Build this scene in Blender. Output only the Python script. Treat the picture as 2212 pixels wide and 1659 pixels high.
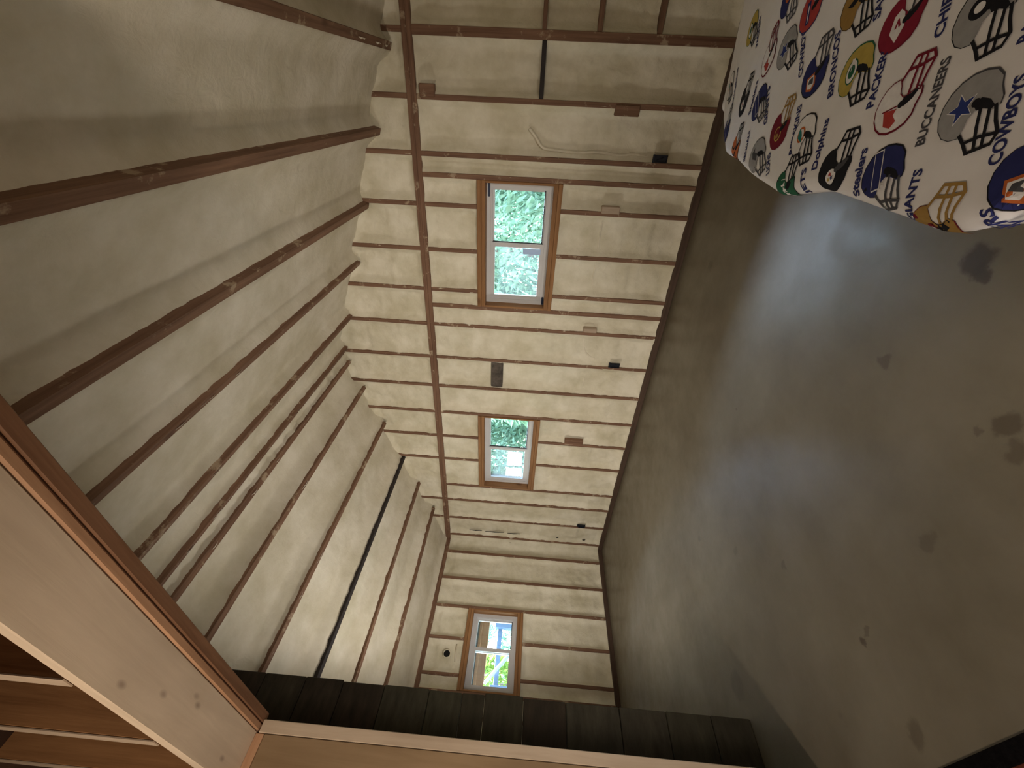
import bpy, bmesh, math, random
from mathutils import Matrix, Vector, noise

random.seed(7)
scene = bpy.context.scene
for o in list(bpy.data.objects):
    bpy.data.objects.remove(o, do_unlink=True)
COL = scene.collection

# ------------------------------------------------------------------ camera
RIGHT = Vector((-0.06724475, 0.03899417, -0.99697422))
DOWN = Vector((0.57233944, -0.81697563, -0.0705576))
FWD = Vector((-0.81725498, -0.5753523, 0.03261942))
CAM = Vector((3.903558, 5.824443, 1.383697))
cam_d = bpy.data.cameras.new('camera')
cam = bpy.data.objects.new('camera', cam_d)
COL.objects.link(cam)
cam_d.sensor_fit = 'HORIZONTAL'
cam_d.sensor_width = 36.0
cam_d.lens = 889.734 / 2212 * 36.0
cam_d.clip_start = 0.02
cam_d.clip_end = 500
m3 = Matrix((RIGHT, -DOWN, -FWD)).transposed()
cam.matrix_world = Matrix.Translation(CAM) @ m3.to_4x4()
scene.camera = cam

# ------------------------------------------------------------------ world, sun, exposure
world = bpy.data.worlds.new('sky')
scene.world = world
world.use_nodes = True
wn = world.node_tree
wn.nodes.clear()
w_out = wn.nodes.new('ShaderNodeOutputWorld')
w_bg = wn.nodes.new('ShaderNodeBackground')
w_sky = wn.nodes.new('ShaderNodeTexSky')
w_sky.sky_type = 'NISHITA'
w_sky.sun_disc = False
w_sky.sun_elevation = math.radians(58)
w_sky.sun_rotation = math.radians(250)
w_sky.air_density = 1.0
w_sky.dust_density = 0.8
wn.links.new(w_sky.outputs[0], w_bg.inputs[0])
w_bg.inputs[1].default_value = 1.6
wn.links.new(w_bg.outputs[0], w_out.inputs[0])

sun_d = bpy.data.lights.new('sun', 'SUN')
sun_d.energy = 68.0
sun_d.angle = math.radians(24)   # veiled by thin cloud
sun_d.color = (0.66, 0.78, 1.0)
sun = bpy.data.objects.new('sun', sun_d)
COL.objects.link(sun)
sun.rotation_euler = Vector((0.39, 0.36, -0.85)).to_track_quat('-Z', 'Y').to_euler()

# sky light guided through each of the three windows
def portal(name, loc, direction, sx, sy):
    d = bpy.data.lights.new(name, 'AREA')
    d.shape = 'RECTANGLE'
    d.size, d.size_y = sx, sy
    d.cycles.is_portal = True
    o = bpy.data.objects.new(name, d)
    COL.objects.link(o)
    o.location = loc
    o.rotation_euler = Vector(direction).to_track_quat('-Z', 'Z').to_euler()
    return o
portal('sky_portal', (-0.20, 4.61, 1.55), (1, 0, 0), 1.3, 0.8)
portal('sky_portal', (-0.20, 1.92, 1.55), (1, 0, 0), 1.4, 0.8)
portal('sky_portal', (1.54, -0.20, 1.55), (0, 1, 0), 1.1, 0.8)

vs = scene.view_settings
vs.view_transform = 'Standard'
vs.look = 'None'
vs.exposure = 2.3
vs.gamma = 1.0
vs.use_curve_mapping = False

# ------------------------------------------------------------------ materials
def new_mat(name):
    m = bpy.data.materials.new(name)
    m.use_nodes = True
    nt = m.node_tree
    b = nt.nodes['Principled BSDF']
    return m, nt, b

def N(nt, kind, **kw):
    n = nt.nodes.new(kind)
    for k, v in kw.items():
        if k in n.inputs:
            n.inputs[k].default_value = v
        else:
            setattr(n, k, v)
    return n

def ramp(nt, stops):
    r = nt.nodes.new('ShaderNodeValToRGB')
    e = r.color_ramp.elements
    while len(e) < len(stops):
        e.new(0.5)
    for i, (p, c) in enumerate(stops):
        e[i].position = p
        e[i].color = (*c, 1)
    return r

def plain(name, col, rough=0.6, var=0.12, scale=9.0, bump=0.0, spec=0.3):
    m, nt, b = new_mat(name)
    tc = N(nt, 'ShaderNodeTexCoord')
    n1 = N(nt, 'ShaderNodeTexNoise', Scale=scale, Detail=5.0, Roughness=0.6)
    nt.links.new(tc.outputs['Object'], n1.inputs['Vector'])
    lo = tuple(c * (1 - var) for c in col)
    hi = tuple(min(1, c * (1 + var)) for c in col)
    r = ramp(nt, [(0.3, lo), (0.7, hi)])
    nt.links.new(n1.outputs['Fac'], r.inputs[0])
    nt.links.new(r.outputs[0], b.inputs['Base Color'])
    b.inputs['Roughness'].default_value = rough
    b.inputs['Specular IOR Level'].default_value = spec
    if bump:
        bp = N(nt, 'ShaderNodeBump', Strength=bump, Distance=0.01)
        nt.links.new(n1.outputs['Fac'], bp.inputs['Height'])
        nt.links.new(bp.outputs[0], b.inputs['Normal'])
    return m

def wood(name, axis, dark, light, knots=0.5, rough=0.7, grain=1.0, over=None, kscale=1.0):
    """board wood, grain along world axis x / y / z, with knots; over = pale overspray patches"""
    m, nt, b = new_mat(name)
    tc = N(nt, 'ShaderNodeTexCoord')
    oi = N(nt, 'ShaderNodeObjectInfo')
    mul = N(nt, 'ShaderNodeVectorMath', operation='SCALE')
    cmb = N(nt, 'ShaderNodeCombineXYZ')
    for i in range(3):
        nt.links.new(oi.outputs['Random'], cmb.inputs[i])
    nt.links.new(cmb.outputs[0], mul.inputs[0])
    mul.inputs['Scale'].default_value = 17.0
    add = N(nt, 'ShaderNodeVectorMath', operation='ADD')
    nt.links.new(tc.outputs['Object'], add.inputs[0])
    nt.links.new(mul.outputs[0], add.inputs[1])
    mp = N(nt, 'ShaderNodeMapping')
    s = [38.0 * grain] * 3
    s[axis] = 1.6
    mp.inputs['Scale'].default_value = s
    nt.links.new(add.outputs[0], mp.inputs['Vector'])
    n1 = N(nt, 'ShaderNodeTexNoise', Scale=1.0, Detail=6.0, Roughness=0.65, Distortion=0.4)
    nt.links.new(mp.outputs[0], n1.inputs['Vector'])
    r = ramp(nt, [(0.30, dark), (0.72, light)])
    nt.links.new(n1.outputs['Fac'], r.inputs[0])
    n2 = N(nt, 'ShaderNodeTexNoise', Scale=2.2, Detail=3.0)
    nt.links.new(add.outputs[0], n2.inputs['Vector'])
    mixb = N(nt, 'ShaderNodeMix', data_type='RGBA', blend_type='MULTIPLY')
    mixb.inputs[0].default_value = 0.45
    r2 = ramp(nt, [(0.3, (0.62, 0.6, 0.58)), (0.7, (1, 1, 1))])
    nt.links.new(n2.outputs['Fac'], r2.inputs[0])
    nt.links.new(r.outputs[0], mixb.inputs[6])
    nt.links.new(r2.outputs[0], mixb.inputs[7])
    # knots
    mk = N(nt, 'ShaderNodeMapping')
    sk = [5.5 * kscale] * 3
    sk[axis] = 2.4 * kscale
    mk.inputs['Scale'].default_value = sk
    nt.links.new(add.outputs[0], mk.inputs['Vector'])
    vo = N(nt, 'ShaderNodeTexVoronoi', Scale=1.0)
    nt.links.new(mk.outputs[0], vo.inputs['Vector'])
    rk = ramp(nt, [(0.04, (1, 1, 1)), (0.13, (0, 0, 0))])
    nt.links.new(vo.outputs['Distance'], rk.inputs[0])
    kf = N(nt, 'ShaderNodeMath', operation='MULTIPLY')
    kf.inputs[1].default_value = knots
    nt.links.new(rk.outputs[0], kf.inputs[0])
    mixk = N(nt, 'ShaderNodeMix', data_type='RGBA')
    nt.links.new(kf.outputs[0], mixk.inputs[0])
    nt.links.new(mixb.outputs[2], mixk.inputs[6])
    mixk.inputs[7].default_value = (dark[0] * 0.35, dark[1] * 0.3, dark[2] * 0.3, 1)
    outc = mixk.outputs[2]
    if over:
        n3 = N(nt, 'ShaderNodeTexNoise', Scale=7.0, Detail=5.0, Roughness=0.7)
        nt.links.new(add.outputs[0], n3.inputs['Vector'])
        r3 = ramp(nt, [(0.585, (0, 0, 0)), (0.65, (1, 1, 1))])
        nt.links.new(n3.outputs['Fac'], r3.inputs[0])
        f3 = N(nt, 'ShaderNodeMath', operation='MULTIPLY')
        f3.inputs[1].default_value = 0.5
        nt.links.new(r3.outputs[0], f3.inputs[0])
        mo = N(nt, 'ShaderNodeMix', data_type='RGBA')
        nt.links.new(f3.outputs[0], mo.inputs[0])
        nt.links.new(outc, mo.inputs[6])
        mo.inputs[7].default_value = (*over, 1)
        outc = mo.outputs[2]
    nt.links.new(outc, b.inputs['Base Color'])
    b.inputs['Roughness'].default_value = rough
    b.inputs['Specular IOR Level'].default_value = 0.25
    bp = N(nt, 'ShaderNodeBump', Strength=0.18, Distance=0.004)
    nt.links.new(n1.outputs['Fac'], bp.inputs['Height'])
    nt.links.new(bp.outputs[0], b.inputs['Normal'])
    return m

def foam_mat(name, col, scale=1.0):
    m, nt, b = new_mat(name)
    tc = N(nt, 'ShaderNodeTexCoord')
    n1 = N(nt, 'ShaderNodeTexNoise', Scale=3.2 * scale, Detail=6.0, Roughness=0.62)
    n2 = N(nt, 'ShaderNodeTexNoise', Scale=60.0 * scale, Detail=4.0, Roughness=0.6)
    n3 = N(nt, 'ShaderNodeTexNoise', Scale=16.0 * scale, Detail=4.0, Roughness=0.6, Distortion=0.8)
    for n in (n1, n2, n3):
        nt.links.new(tc.outputs['Object'], n.inputs['Vector'])
    lo = (col[0] * 0.80, col[1] * 0.78, col[2] * 0.70)
    hi = (min(1, col[0] * 1.08), min(1, col[1] * 1.08), min(1, col[2] * 1.10))
    r = ramp(nt, [(0.32, lo), (0.66, hi)])
    nt.links.new(n1.outputs['Fac'], r.inputs[0])
    nt.links.new(r.outputs[0], b.inputs['Base Color'])
    b.inputs['Roughness'].default_value = 0.62
    b.inputs['Specular IOR Level'].default_value = 0.28
    bp = N(nt, 'ShaderNodeBump', Strength=0.24, Distance=0.006)
    bp2 = N(nt, 'ShaderNodeBump', Strength=0.45, Distance=0.014)
    nt.links.new(n2.outputs['Fac'], bp.inputs['Height'])
    nt.links.new(n3.outputs['Fac'], bp2.inputs['Height'])
    nt.links.new(bp2.outputs[0], bp.inputs['Normal'])
    nt.links.new(bp.outputs[0], b.inputs['Normal'])
    return m

def concrete_mat():
    m, nt, b = new_mat('concrete')
    tc = N(nt, 'ShaderNodeTexCoord')
    n1 = N(nt, 'ShaderNodeTexNoise', Scale=1.4, Detail=7.0, Roughness=0.62)
    n2 = N(nt, 'ShaderNodeTexNoise', Scale=45.0, Detail=3.0)
    n4 = N(nt, 'ShaderNodeTexNoise', Scale=6.0, Detail=6.0, Roughness=0.7)
    for n in (n1, n2, n4):
        nt.links.new(tc.outputs['Object'], n.inputs['Vector'])
    r = ramp(nt, [(0.34, (0.108, 0.090, 0.060)), (0.50, (0.138, 0.119, 0.085)), (0.66, (0.168, 0.149, 0.112))])
    nt.links.new(n1.outputs['Fac'], r.inputs[0])
    cur = r.outputs[0]
    # small specks
    v = N(nt, 'ShaderNodeTexVoronoi', Scale=2.6)
    nt.links.new(tc.outputs['Object'], v.inputs['Vector'])
    rv = ramp(nt, [(0.015, (1, 1, 1)), (0.05, (0, 0, 0))])
    nt.links.new(v.outputs['Distance'], rv.inputs[0])
    # warped coordinates for stains
    nw = N(nt, 'ShaderNodeTexNoise', Scale=14.0, Detail=5.0, Roughness=0.6)
    nt.links.new(tc.outputs['Object'], nw.inputs['Vector'])
    sub = N(nt, 'ShaderNodeVectorMath', operation='SUBTRACT')
    sub.inputs[1].default_value = (0.5, 0.5, 0.5)
    nt.links.new(nw.outputs['Color'], sub.inputs[0])
    sc = N(nt, 'ShaderNodeVectorMath', operation='SCALE')
    sc.inputs['Scale'].default_value = 0.085
    nt.links.new(sub.outputs[0], sc.inputs[0])
    ad = N(nt, 'ShaderNodeVectorMath', operation='ADD')
    nt.links.new(tc.outputs['Object'], ad.inputs[0])
    nt.links.new(sc.outputs[0], ad.inputs[1])
    mixs = N(nt, 'ShaderNodeMix', data_type='RGBA')
    fs = N(nt, 'ShaderNodeMath', operation='MULTIPLY')
    fs.inputs[1].default_value = 0.5
    nt.links.new(rv.outputs[0], fs.inputs[0])
    nt.links.new(fs.outputs[0], mixs.inputs[0])
    nt.links.new(cur, mixs.inputs[6])
    mixs.inputs[7].default_value = (0.10, 0.08, 0.055, 1)
    cur = mixs.outputs[2]
    # one entry for each stain: place on the slab, radius, strength
    for (x, y, rad, f) in [(2.53, 5.46, 0.066, 0.9), (2.565, 5.425, 0.04, 0.85), (2.91, 5.10, 0.045, 0.6), (2.95, 5.15, 0.03, 0.6), (2.97, 5.06, 0.035, 0.5), (2.86, 5.04, 0.02, 0.5),
                           (2.456, 5.03, 0.042, 0.55), (2.983, 4.647, 0.040, 0.42), (3.362, 4.127, 0.048, 0.45), (3.075, 4.14, 0.028, 0.75),
                           (3.06, 4.18, 0.02, 0.5), (0.62, 4.78, 0.05, 0.45), (1.7, 4.2, 0.02, 0.5), (2.62, 3.9, 0.03, 0.4), (2.30, 3.55, 0.03, 0.35),
                           (1.95, 3.15, 0.03, 0.35), (2.83, 3.0, 0.09, 0.45)]:
        d = N(nt, 'ShaderNodeVectorMath', operation='DISTANCE')
        nt.links.new(ad.outputs[0], d.inputs[0])
        d.inputs[1].default_value = (x, y, 0)
        mr = N(nt, 'ShaderNodeMapRange', interpolation_type='SMOOTHSTEP')
        mr.inputs['From Min'].default_value = rad
        mr.inputs['From Max'].default_value = rad * 0.55
        mr.inputs['To Max'].default_value = f
        nt.links.new(d.outputs['Value'], mr.inputs['Value'])
        mx = N(nt, 'ShaderNodeMix', data_type='RGBA')
        nt.links.new(mr.outputs[0], mx.inputs[0])
        nt.links.new(cur, mx.inputs[6])
        mx.inputs[7].default_value = (0.045, 0.03, 0.02, 1)
        cur = mx.outputs[2]
    nt.links.new(cur, b.inputs['Base Color'])
    rr = ramp(nt, [(0.35, (0.34,) * 3), (0.7, (0.50,) * 3)])
    nt.links.new(n4.outputs['Fac'], rr.inputs[0])
    nt.links.new(rr.outputs[0], b.inputs['Roughness'])
    b.inputs['Specular IOR Level'].default_value = 0.5
    bp = N(nt, 'ShaderNodeBump', Strength=0.08, Distance=0.004)
    nt.links.new(n2.outputs['Fac'], bp.inputs['Height'])
    nt.links.new(bp.outputs[0], b.inputs['Normal'])
    return m

def glass_mat(name, haze):
    m, nt, b = new_mat(name)
    nt.nodes.remove(b)
    out = nt.nodes['Material Output']
    tr = N(nt, 'ShaderNodeBsdfTransparent')
    tr.inputs[0].default_value = (0.93, 0.98, 0.97, 1)
    gl = N(nt, 'ShaderNodeBsdfGlossy', Roughness=0.02)
    fr = N(nt, 'ShaderNodeFresnel', IOR=1.35)
    mx = N(nt, 'ShaderNodeMixShader')
    nt.links.new(fr.outputs[0], mx.inputs[0])
    nt.links.new(tr.outputs[0], mx.inputs[1])
    nt.links.new(gl.outputs[0], mx.inputs[2])
    cur = mx.outputs[0]
    if haze:
        tl = N(nt, 'ShaderNodeBsdfTranslucent')
        tl.inputs[0].default_value = (0.85, 0.92, 0.95, 1)
        m2 = N(nt, 'ShaderNodeMixShader')
        n1 = N(nt, 'ShaderNodeTexNoise', Scale=3.0, Detail=3.0)
        tc = N(nt, 'ShaderNodeTexCoord')
        nt.links.new(tc.outputs['Object'], n1.inputs['Vector'])
        mr = N(nt, 'ShaderNodeMapRange')
        mr.inputs['To Min'].default_value = haze * 0.7
        mr.inputs['To Max'].default_value = haze * 1.3
        nt.links.new(n1.outputs['Fac'], mr.inputs['Value'])
        nt.links.new(mr.outputs[0], m2.inputs[0])
        nt.links.new(cur, m2.inputs[1])
        nt.links.new(tl.outputs[0], m2.inputs[2])
        cur = m2.outputs[0]
    nt.links.new(cur, out.inputs[0])
    return m

def leaf_mat(name, c1, c2):
    m, nt, b = new_mat(name)
    nt.nodes.remove(b)
    out = nt.nodes['Material Output']
    tc = N(nt, 'ShaderNodeTexCoord')
    n1 = N(nt, 'ShaderNodeTexNoise', Scale=4.0, Detail=4.0)
    nt.links.new(tc.outputs['Object'], n1.inputs['Vector'])
    r = ramp(nt, [(0.3, c1), (0.7, c2)])
    nt.links.new(n1.outputs['Fac'], r.inputs[0])
    df = N(nt, 'ShaderNodeBsdfDiffuse')
    tl = N(nt, 'ShaderNodeBsdfTranslucent')
    nt.links.new(r.outputs[0], df.inputs[0])
    nt.links.new(r.outputs[0], tl.inputs[0])
    mx = N(nt, 'ShaderNodeMixShader')
    mx.inputs[0].default_value = 0.35
    nt.links.new(df.outputs[0], mx.inputs[1])
    nt.links.new(tl.outputs[0], mx.inputs[2])
    nt.links.new(mx.outputs[0], out.inputs[0])
    return m

OVER = (0.55, 0.45, 0.32)
STUD_D, STUD_L = (0.135, 0.072, 0.046), (0.27, 0.155, 0.10)
M = {
    'stud': [wood('stud_wood_%s' % 'xyz'[a], a, STUD_D, STUD_L, 0.5, over=OVER) for a in range(3)],
    'case': [wood('casing_wood_%s' % 'xyz'[a], a, (0.20, 0.095, 0.038), (0.36, 0.19, 0.085), 0.7) for a in range(3)],
    'pine': [wood('pale_pine_%s' % 'xyz'[a], a, (0.38, 0.295, 0.22), (0.50, 0.40, 0.31), 0.55, grain=0.6) for a in range(3)],
    'soffit': wood('soffit_pine', 1, (0.56, 0.45, 0.345), (0.68, 0.56, 0.44), 0.62, grain=0.6, kscale=1.9),
    'tan': [wood('tan_pine_%s' % 'xyz'[a], a, (0.22, 0.145, 0.08), (0.29, 0.20, 0.12), 0.6, grain=0.6, kscale=1.6) for a in range(3)],
    'brown': [wood('brown_board_%s' % 'xyz'[a], a, (0.14, 0.066, 0.034), (0.24, 0.125, 0.07), 0.6) for a in range(3)],
    'orange': [wood('orange_pine_%s' % 'xyz'[a], a, (0.34, 0.185, 0.105), (0.52, 0.31, 0.19), 0.6) for a in range(3)],
    'sole': [wood('treated_sole_%s' % 'xyz'[a], a, (0.055, 0.034, 0.024), (0.11, 0.07, 0.05), 0.3) for a in range(3)],
    'foam': foam_mat('spray_foam', (0.69, 0.65, 0.53)),
    'foam_roof': foam_mat('roof_spray_foam', (0.66, 0.62, 0.52), 0.8),
    'concrete': concrete_mat(),
    'vinyl': plain('white_vinyl', (0.56, 0.56, 0.58), 0.35, 0.03),
    'gasket': plain('black_gasket', (0.012, 0.014, 0.02), 0.5),
    'navytab': plain('navy_tab', (0.02, 0.035, 0.08), 0.4),
    'sticker': plain('pale_blue_sticker', (0.45, 0.6, 0.9), 0.5, 0.04),
    'glass': glass_mat('clear_glass', 0.0),
    'haze': glass_mat('hazy_glass', 0.006),
    'leaf': [leaf_mat('leaf_mint', (0.080, 0.145, 0.088), (0.175, 0.25, 0.175)), leaf_mat('leaf_green', (0.062, 0.12, 0.062), (0.135, 0.21, 0.12)),
             leaf_mat('leaf_lime', (0.09, 0.15, 0.02), (0.17, 0.23, 0.045))],
    'bark': plain('bark', (0.10, 0.07, 0.05), 0.9, 0.3),
    'lawn': plain('gravelly_ground', (0.10, 0.105, 0.08), 0.9, 0.3, 12, 0.3),
    'sheath': plain('sheathing_board', (0.20, 0.14, 0.09), 0.8, 0.2),
    'darkbrown': plain('dark_brown_back', (0.06, 0.03, 0.018), 0.8, 0.3),
    'roofing': plain('roofing', (0.12, 0.12, 0.13), 0.8, 0.2),
    'siding': plain('siding', (0.45, 0.40, 0.33), 0.7, 0.1),
    'box': plain('dark_blue_box', (0.012, 0.014, 0.022), 0.45),
    'hole': plain('black_hole', (0.008, 0.008, 0.008), 0.9),
    'darkblock': plain('grey_block', (0.075, 0.062, 0.052), 0.8, 0.5, 18, 0.3),
    'strip': plain('dark_strip', (0.028, 0.022, 0.022), 0.7, 0.3),
    'cable': plain('foam_coated_cable', (0.69, 0.64, 0.52), 0.6),
    'cloth': plain('white_cotton', (0.66, 0.65, 0.67), 0.85, 0.03, 14, 0.05, 0.1),
    'mattress': plain('mattress_ticking', (0.6, 0.58, 0.55), 0.9),
    'rugblack': plain('black_rug_border', (0.006, 0.0055, 0.006), 0.95, 0.4, 120, 0.5, 0.0),
    'rugred': plain('dark_red_rug', (0.10, 0.028, 0.018), 0.95, 0.35, 80, 0.4, 0.0),
    'blue_grey': plain('blue_grey_paint', (0.045, 0.066, 0.09), 0.6, 0.06),
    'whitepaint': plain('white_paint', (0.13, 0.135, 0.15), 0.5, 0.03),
}
def bulb_mat():
    m, nt, b = new_mat('bulb_glow')
    b.inputs['Emission Color'].default_value = (1.0, 0.78, 0.55, 1)
    b.inputs['Emission Strength'].default_value = 6.0
    return m
M['bulb'] = bulb_mat()
def weathered(name, base):
    m, nt, b = new_mat(name)
    tc = N(nt, 'ShaderNodeTexCoord')
    oi = N(nt, 'ShaderNodeObjectInfo')
    n1 = N(nt, 'ShaderNodeTexNoise', Scale=6.0, Detail=6.0, Roughness=0.7)
    mp = N(nt, 'ShaderNodeMapping')
    mp.inputs['Scale'].default_value = (0.8, 1, 3.0)
    nt.links.new(tc.outputs['Object'], mp.inputs['Vector'])
    nt.links.new(mp.outputs[0], n1.inputs['Vector'])
    r = ramp(nt, [(0.28, tuple(c * 0.45 for c in base)), (0.6, base), (0.8, tuple(c * 1.7 for c in base))])
    nt.links.new(n1.outputs['Fac'], r.inputs[0])
    hs = N(nt, 'ShaderNodeMix', data_type='RGBA', blend_type='MULTIPLY')
    hs.inputs[0].default_value = 0.8
    r2 = ramp(nt, [(0.0, (0.55, 0.42, 0.34)), (0.5, (0.9, 0.95, 0.8)), (1.0, (1.1, 1.05, 1.0))])
    nt.links.new(oi.outputs['Random'], r2.inputs[0])
    nt.links.new(r.outputs[0], hs.inputs[6])
    nt.links.new(r2.outputs[0], hs.inputs[7])
    nt.links.new(hs.outputs[2], b.inputs['Base Color'])
    b.inputs['Roughness'].default_value = 0.8
    b.inputs['Specular IOR Level'].default_value = 0.2
    return m
M['weathered'] = weathered('weathered_plank', (0.050, 0.043, 0.031))

# ------------------------------------------------------------------ helpers
def link(name, me, mat=None, parent=None, smooth=False):
    o = bpy.data.objects.new(name, me)
    COL.objects.link(o)
    if mat is not None:
        me.materials.append(mat)
    if parent is not None:
        o.parent = parent
    if smooth:
        for p in me.polygons:
            p.use_smooth = True
    return o

def tag(o, label=None, cat=None, group=None, kind=None):
    if label: o['label'] = label
    if cat: o['category'] = cat
    if group: o['group'] = group
    if kind: o['kind'] = kind
    return o

def empty(name, loc=(0, 0, 0)):
    """empties stay at the world origin so that the parts keep world coordinates"""
    o = bpy.data.objects.new(name, None)
    COL.objects.link(o)
    o.empty_display_size = 0.1
    o.location = loc
    return o

BOXF = [(0, 3, 2, 1), (4, 5, 6, 7), (0, 1, 5, 4), (1, 2, 6, 5), (2, 3, 7, 6), (3, 0, 4, 7)]
def box_vf(a, b, v, f):
    n = len(v)
    (x0, y0, z0), (x1, y1, z1) = [min(p, q) for p, q in zip(a, b)], [max(p, q) for p, q in zip(a, b)]
    v += [(x0, y0, z0), (x1, y0, z0), (x1, y1, z0), (x0, y1, z0), (x0, y0, z1), (x1, y0, z1), (x1, y1, z1), (x0, y1, z1)]
    f += [tuple(n + i for i in q) for q in BOXF]

def box(name, a, b, mat, parent=None, bevel=0.0025):
    v, f = [], []
    box_vf(a, b, v, f)
    me = bpy.data.meshes.new(name)
    me.from_pydata(v, [], f)
    if bevel:
        bm = bmesh.new()
        bm.from_mesh(me)
        bmesh.ops.bevel(bm, geom=bm.edges[:], offset=bevel, segments=1, affect='EDGES')
        bm.to_mesh(me)
        bm.free()
    return link(name, me, mat, parent)

def boxes(name, lst, mat, parent=None):
    v, f = [], []
    for a, b in lst:
        box_vf(a, b, v, f)
    me = bpy.data.meshes.new(name)
    me.from_pydata(v, [], f)
    return link(name, me, mat, parent)

def tube(name, pts, r, mat, parent=None, seg=8):
    v, f = [], []
    pts = [Vector(p) for p in pts]
    for i, p in enumerate(pts):
        t = (pts[min(i + 1, len(pts) - 1)] - pts[max(i - 1, 0)]).normalized()
        a = t.orthogonal().normalized() if i == 0 else (a - t * a.dot(t)).normalized()
        c = t.cross(a)
        rr = r[i] if isinstance(r, (list, tuple)) else r
        for k in range(seg):
            q = p + (a * math.cos(2 * math.pi * k / seg) + c * math.sin(2 * math.pi * k / seg)) * rr
            v.append(tuple(q))
    for i in range(len(pts) - 1):
        for k in range(seg):
            f.append((i * seg + k, i * seg + (k + 1) % seg, (i + 1) * seg + (k + 1) % seg, (i + 1) * seg + k))
    f.append(tuple(range(seg))[::-1])
    f.append(tuple((len(pts) - 1) * seg + k for k in range(seg)))
    me = bpy.data.meshes.new(name)
    me.from_pydata(v, [], f)
    return link(name, me, mat, parent, smooth=True)

def nz(x, y, z=0.0):
    return noise.noise(Vector((x, y, z)))

def fbm(x, y, z=0.0, oct=4):
    s, a, q = 0.0, 1.0, 1.0
    for _ in range(oct):
        s += a * nz(x * q, y * q, z + 7.3 * _)
        a *= 0.5
        q *= 2.03
    return s

def grid_mesh(name, rows, mat, parent, smooth=True):
    """rows: list of equally long lists of points"""
    nr, nc = len(rows), len(rows[0])
    v = [p for r in rows for p in r]
    f = [(i * nc + j, i * nc + j + 1, (i + 1) * nc + j + 1, (i + 1) * nc + j) for i in range(nr - 1) for j in range(nc - 1)]
    me = bpy.data.meshes.new(name)
    me.from_pydata(v, [], f)
    return link(name, me, mat, parent, smooth)

def smooth01(t):
    t = max(0.0, min(1.0, t))
    return t * t * (3 - 2 * t)

# ------------------------------------------------------------------ dimensions
ROOM_Y = 6.60                     # window wall length
RIDGE_Y, RIDGE_Z, SLOPE = 3.31, 3.45, 0.318
H = 2.44
WALL_X0, WALL_X1 = 3.312, 3.556   # wall with the wide opening
FAR_X = 7.2                       # back of the near room
def roof_z(y):
    return RIDGE_Z - SLOPE * abs(y - RIDGE_Y)

# ------------------------------------------------------------------ floor and ground
floor = tag(box('floor', (-0.16, -0.16, -0.12), (FAR_X, ROOM_Y + 0.16, 0.0), M['concrete'], bevel=0),
            'stained bare concrete slab floor of the framed room', 'floor', kind='structure')
lawn = tag(box('ground', (-30, -30, -0.45), (30, 30, -0.25), M['lawn'], bevel=0), 'grey green bare ground outside around the building', 'ground', kind='structure')

# ------------------------------------------------------------------ framed walls
def foam_bay(mp, u0, u1, z0, z1, parent, seed, depth=0.038, lap=0.007, ztop=None, rough=1.0):
    """one bay of sprayed foam between two framing members: scooped, with pass lines"""
    nu = max(4, int((u1 - u0) / 0.022))
    nzv = max(4, int(((z1 if ztop is None else max(ztop(u0), ztop(u1))) - z0) / 0.024))
    rnd = random.Random(seed)
    cuts, z = [], z0
    while z < z1 + 1.2:
        z += rnd.uniform(0.22, 0.50)
        cuts.append((z, rnd.uniform(-0.014, 0.014)))
    tilt = rnd.uniform(-0.006, 0.006)
    rows = []
    for i in range(nzv + 1):
        row = []
        for j in range(nu + 1):
            u = u0 + (u1 - u0) * j / nu
            zt = z1 if ztop is None else ztop(u)
            z = z0 + (zt - z0) * i / nzv
            du = min(u - u0, u1 - u)
            dz = min(z - z0, zt - z)
            e = smooth01(du / 0.075) * (0.35 + 0.65 * smooth01(dz / 0.07))
            step = 0.0
            for zc, off in cuts:
                step += off * smooth01((z - zc + 0.012 * nz(u * 5, zc * 9)) / 0.02 + 0.5)
            step = max(-0.020, min(0.020, step))
            for zc, off in cuts:
                step -= 0.0075 * math.exp(-((z - zc + 0.014 * nz(u * 5, zc * 9)) / 0.011) ** 2)
            edge = lap + 0.011 * rough * fbm(u * 12 + seed, z * 12, seed)
            d = edge + (depth - lap + step + tilt * (u - u0) / (u1 - u0) * 2) * e + e * 0.010 * fbm(u * 4 + seed, z * 3.2, seed * 1.7)
            d += 0.0035 * rough * fbm(u * 22, z * 22, seed + 3, 3)
            row.append(mp(u, -d, z))
        rows.append(row)
    return grid_mesh('foam_fill', rows, M['foam'], parent)

def ubox(name, mp, u0, u1, w0, w1, z0, z1, mat, parent, bevel=0.0025):
    return box(name, mp(u0, w0, z0), mp(u1, w1, z1), mat, parent, bevel)

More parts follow.
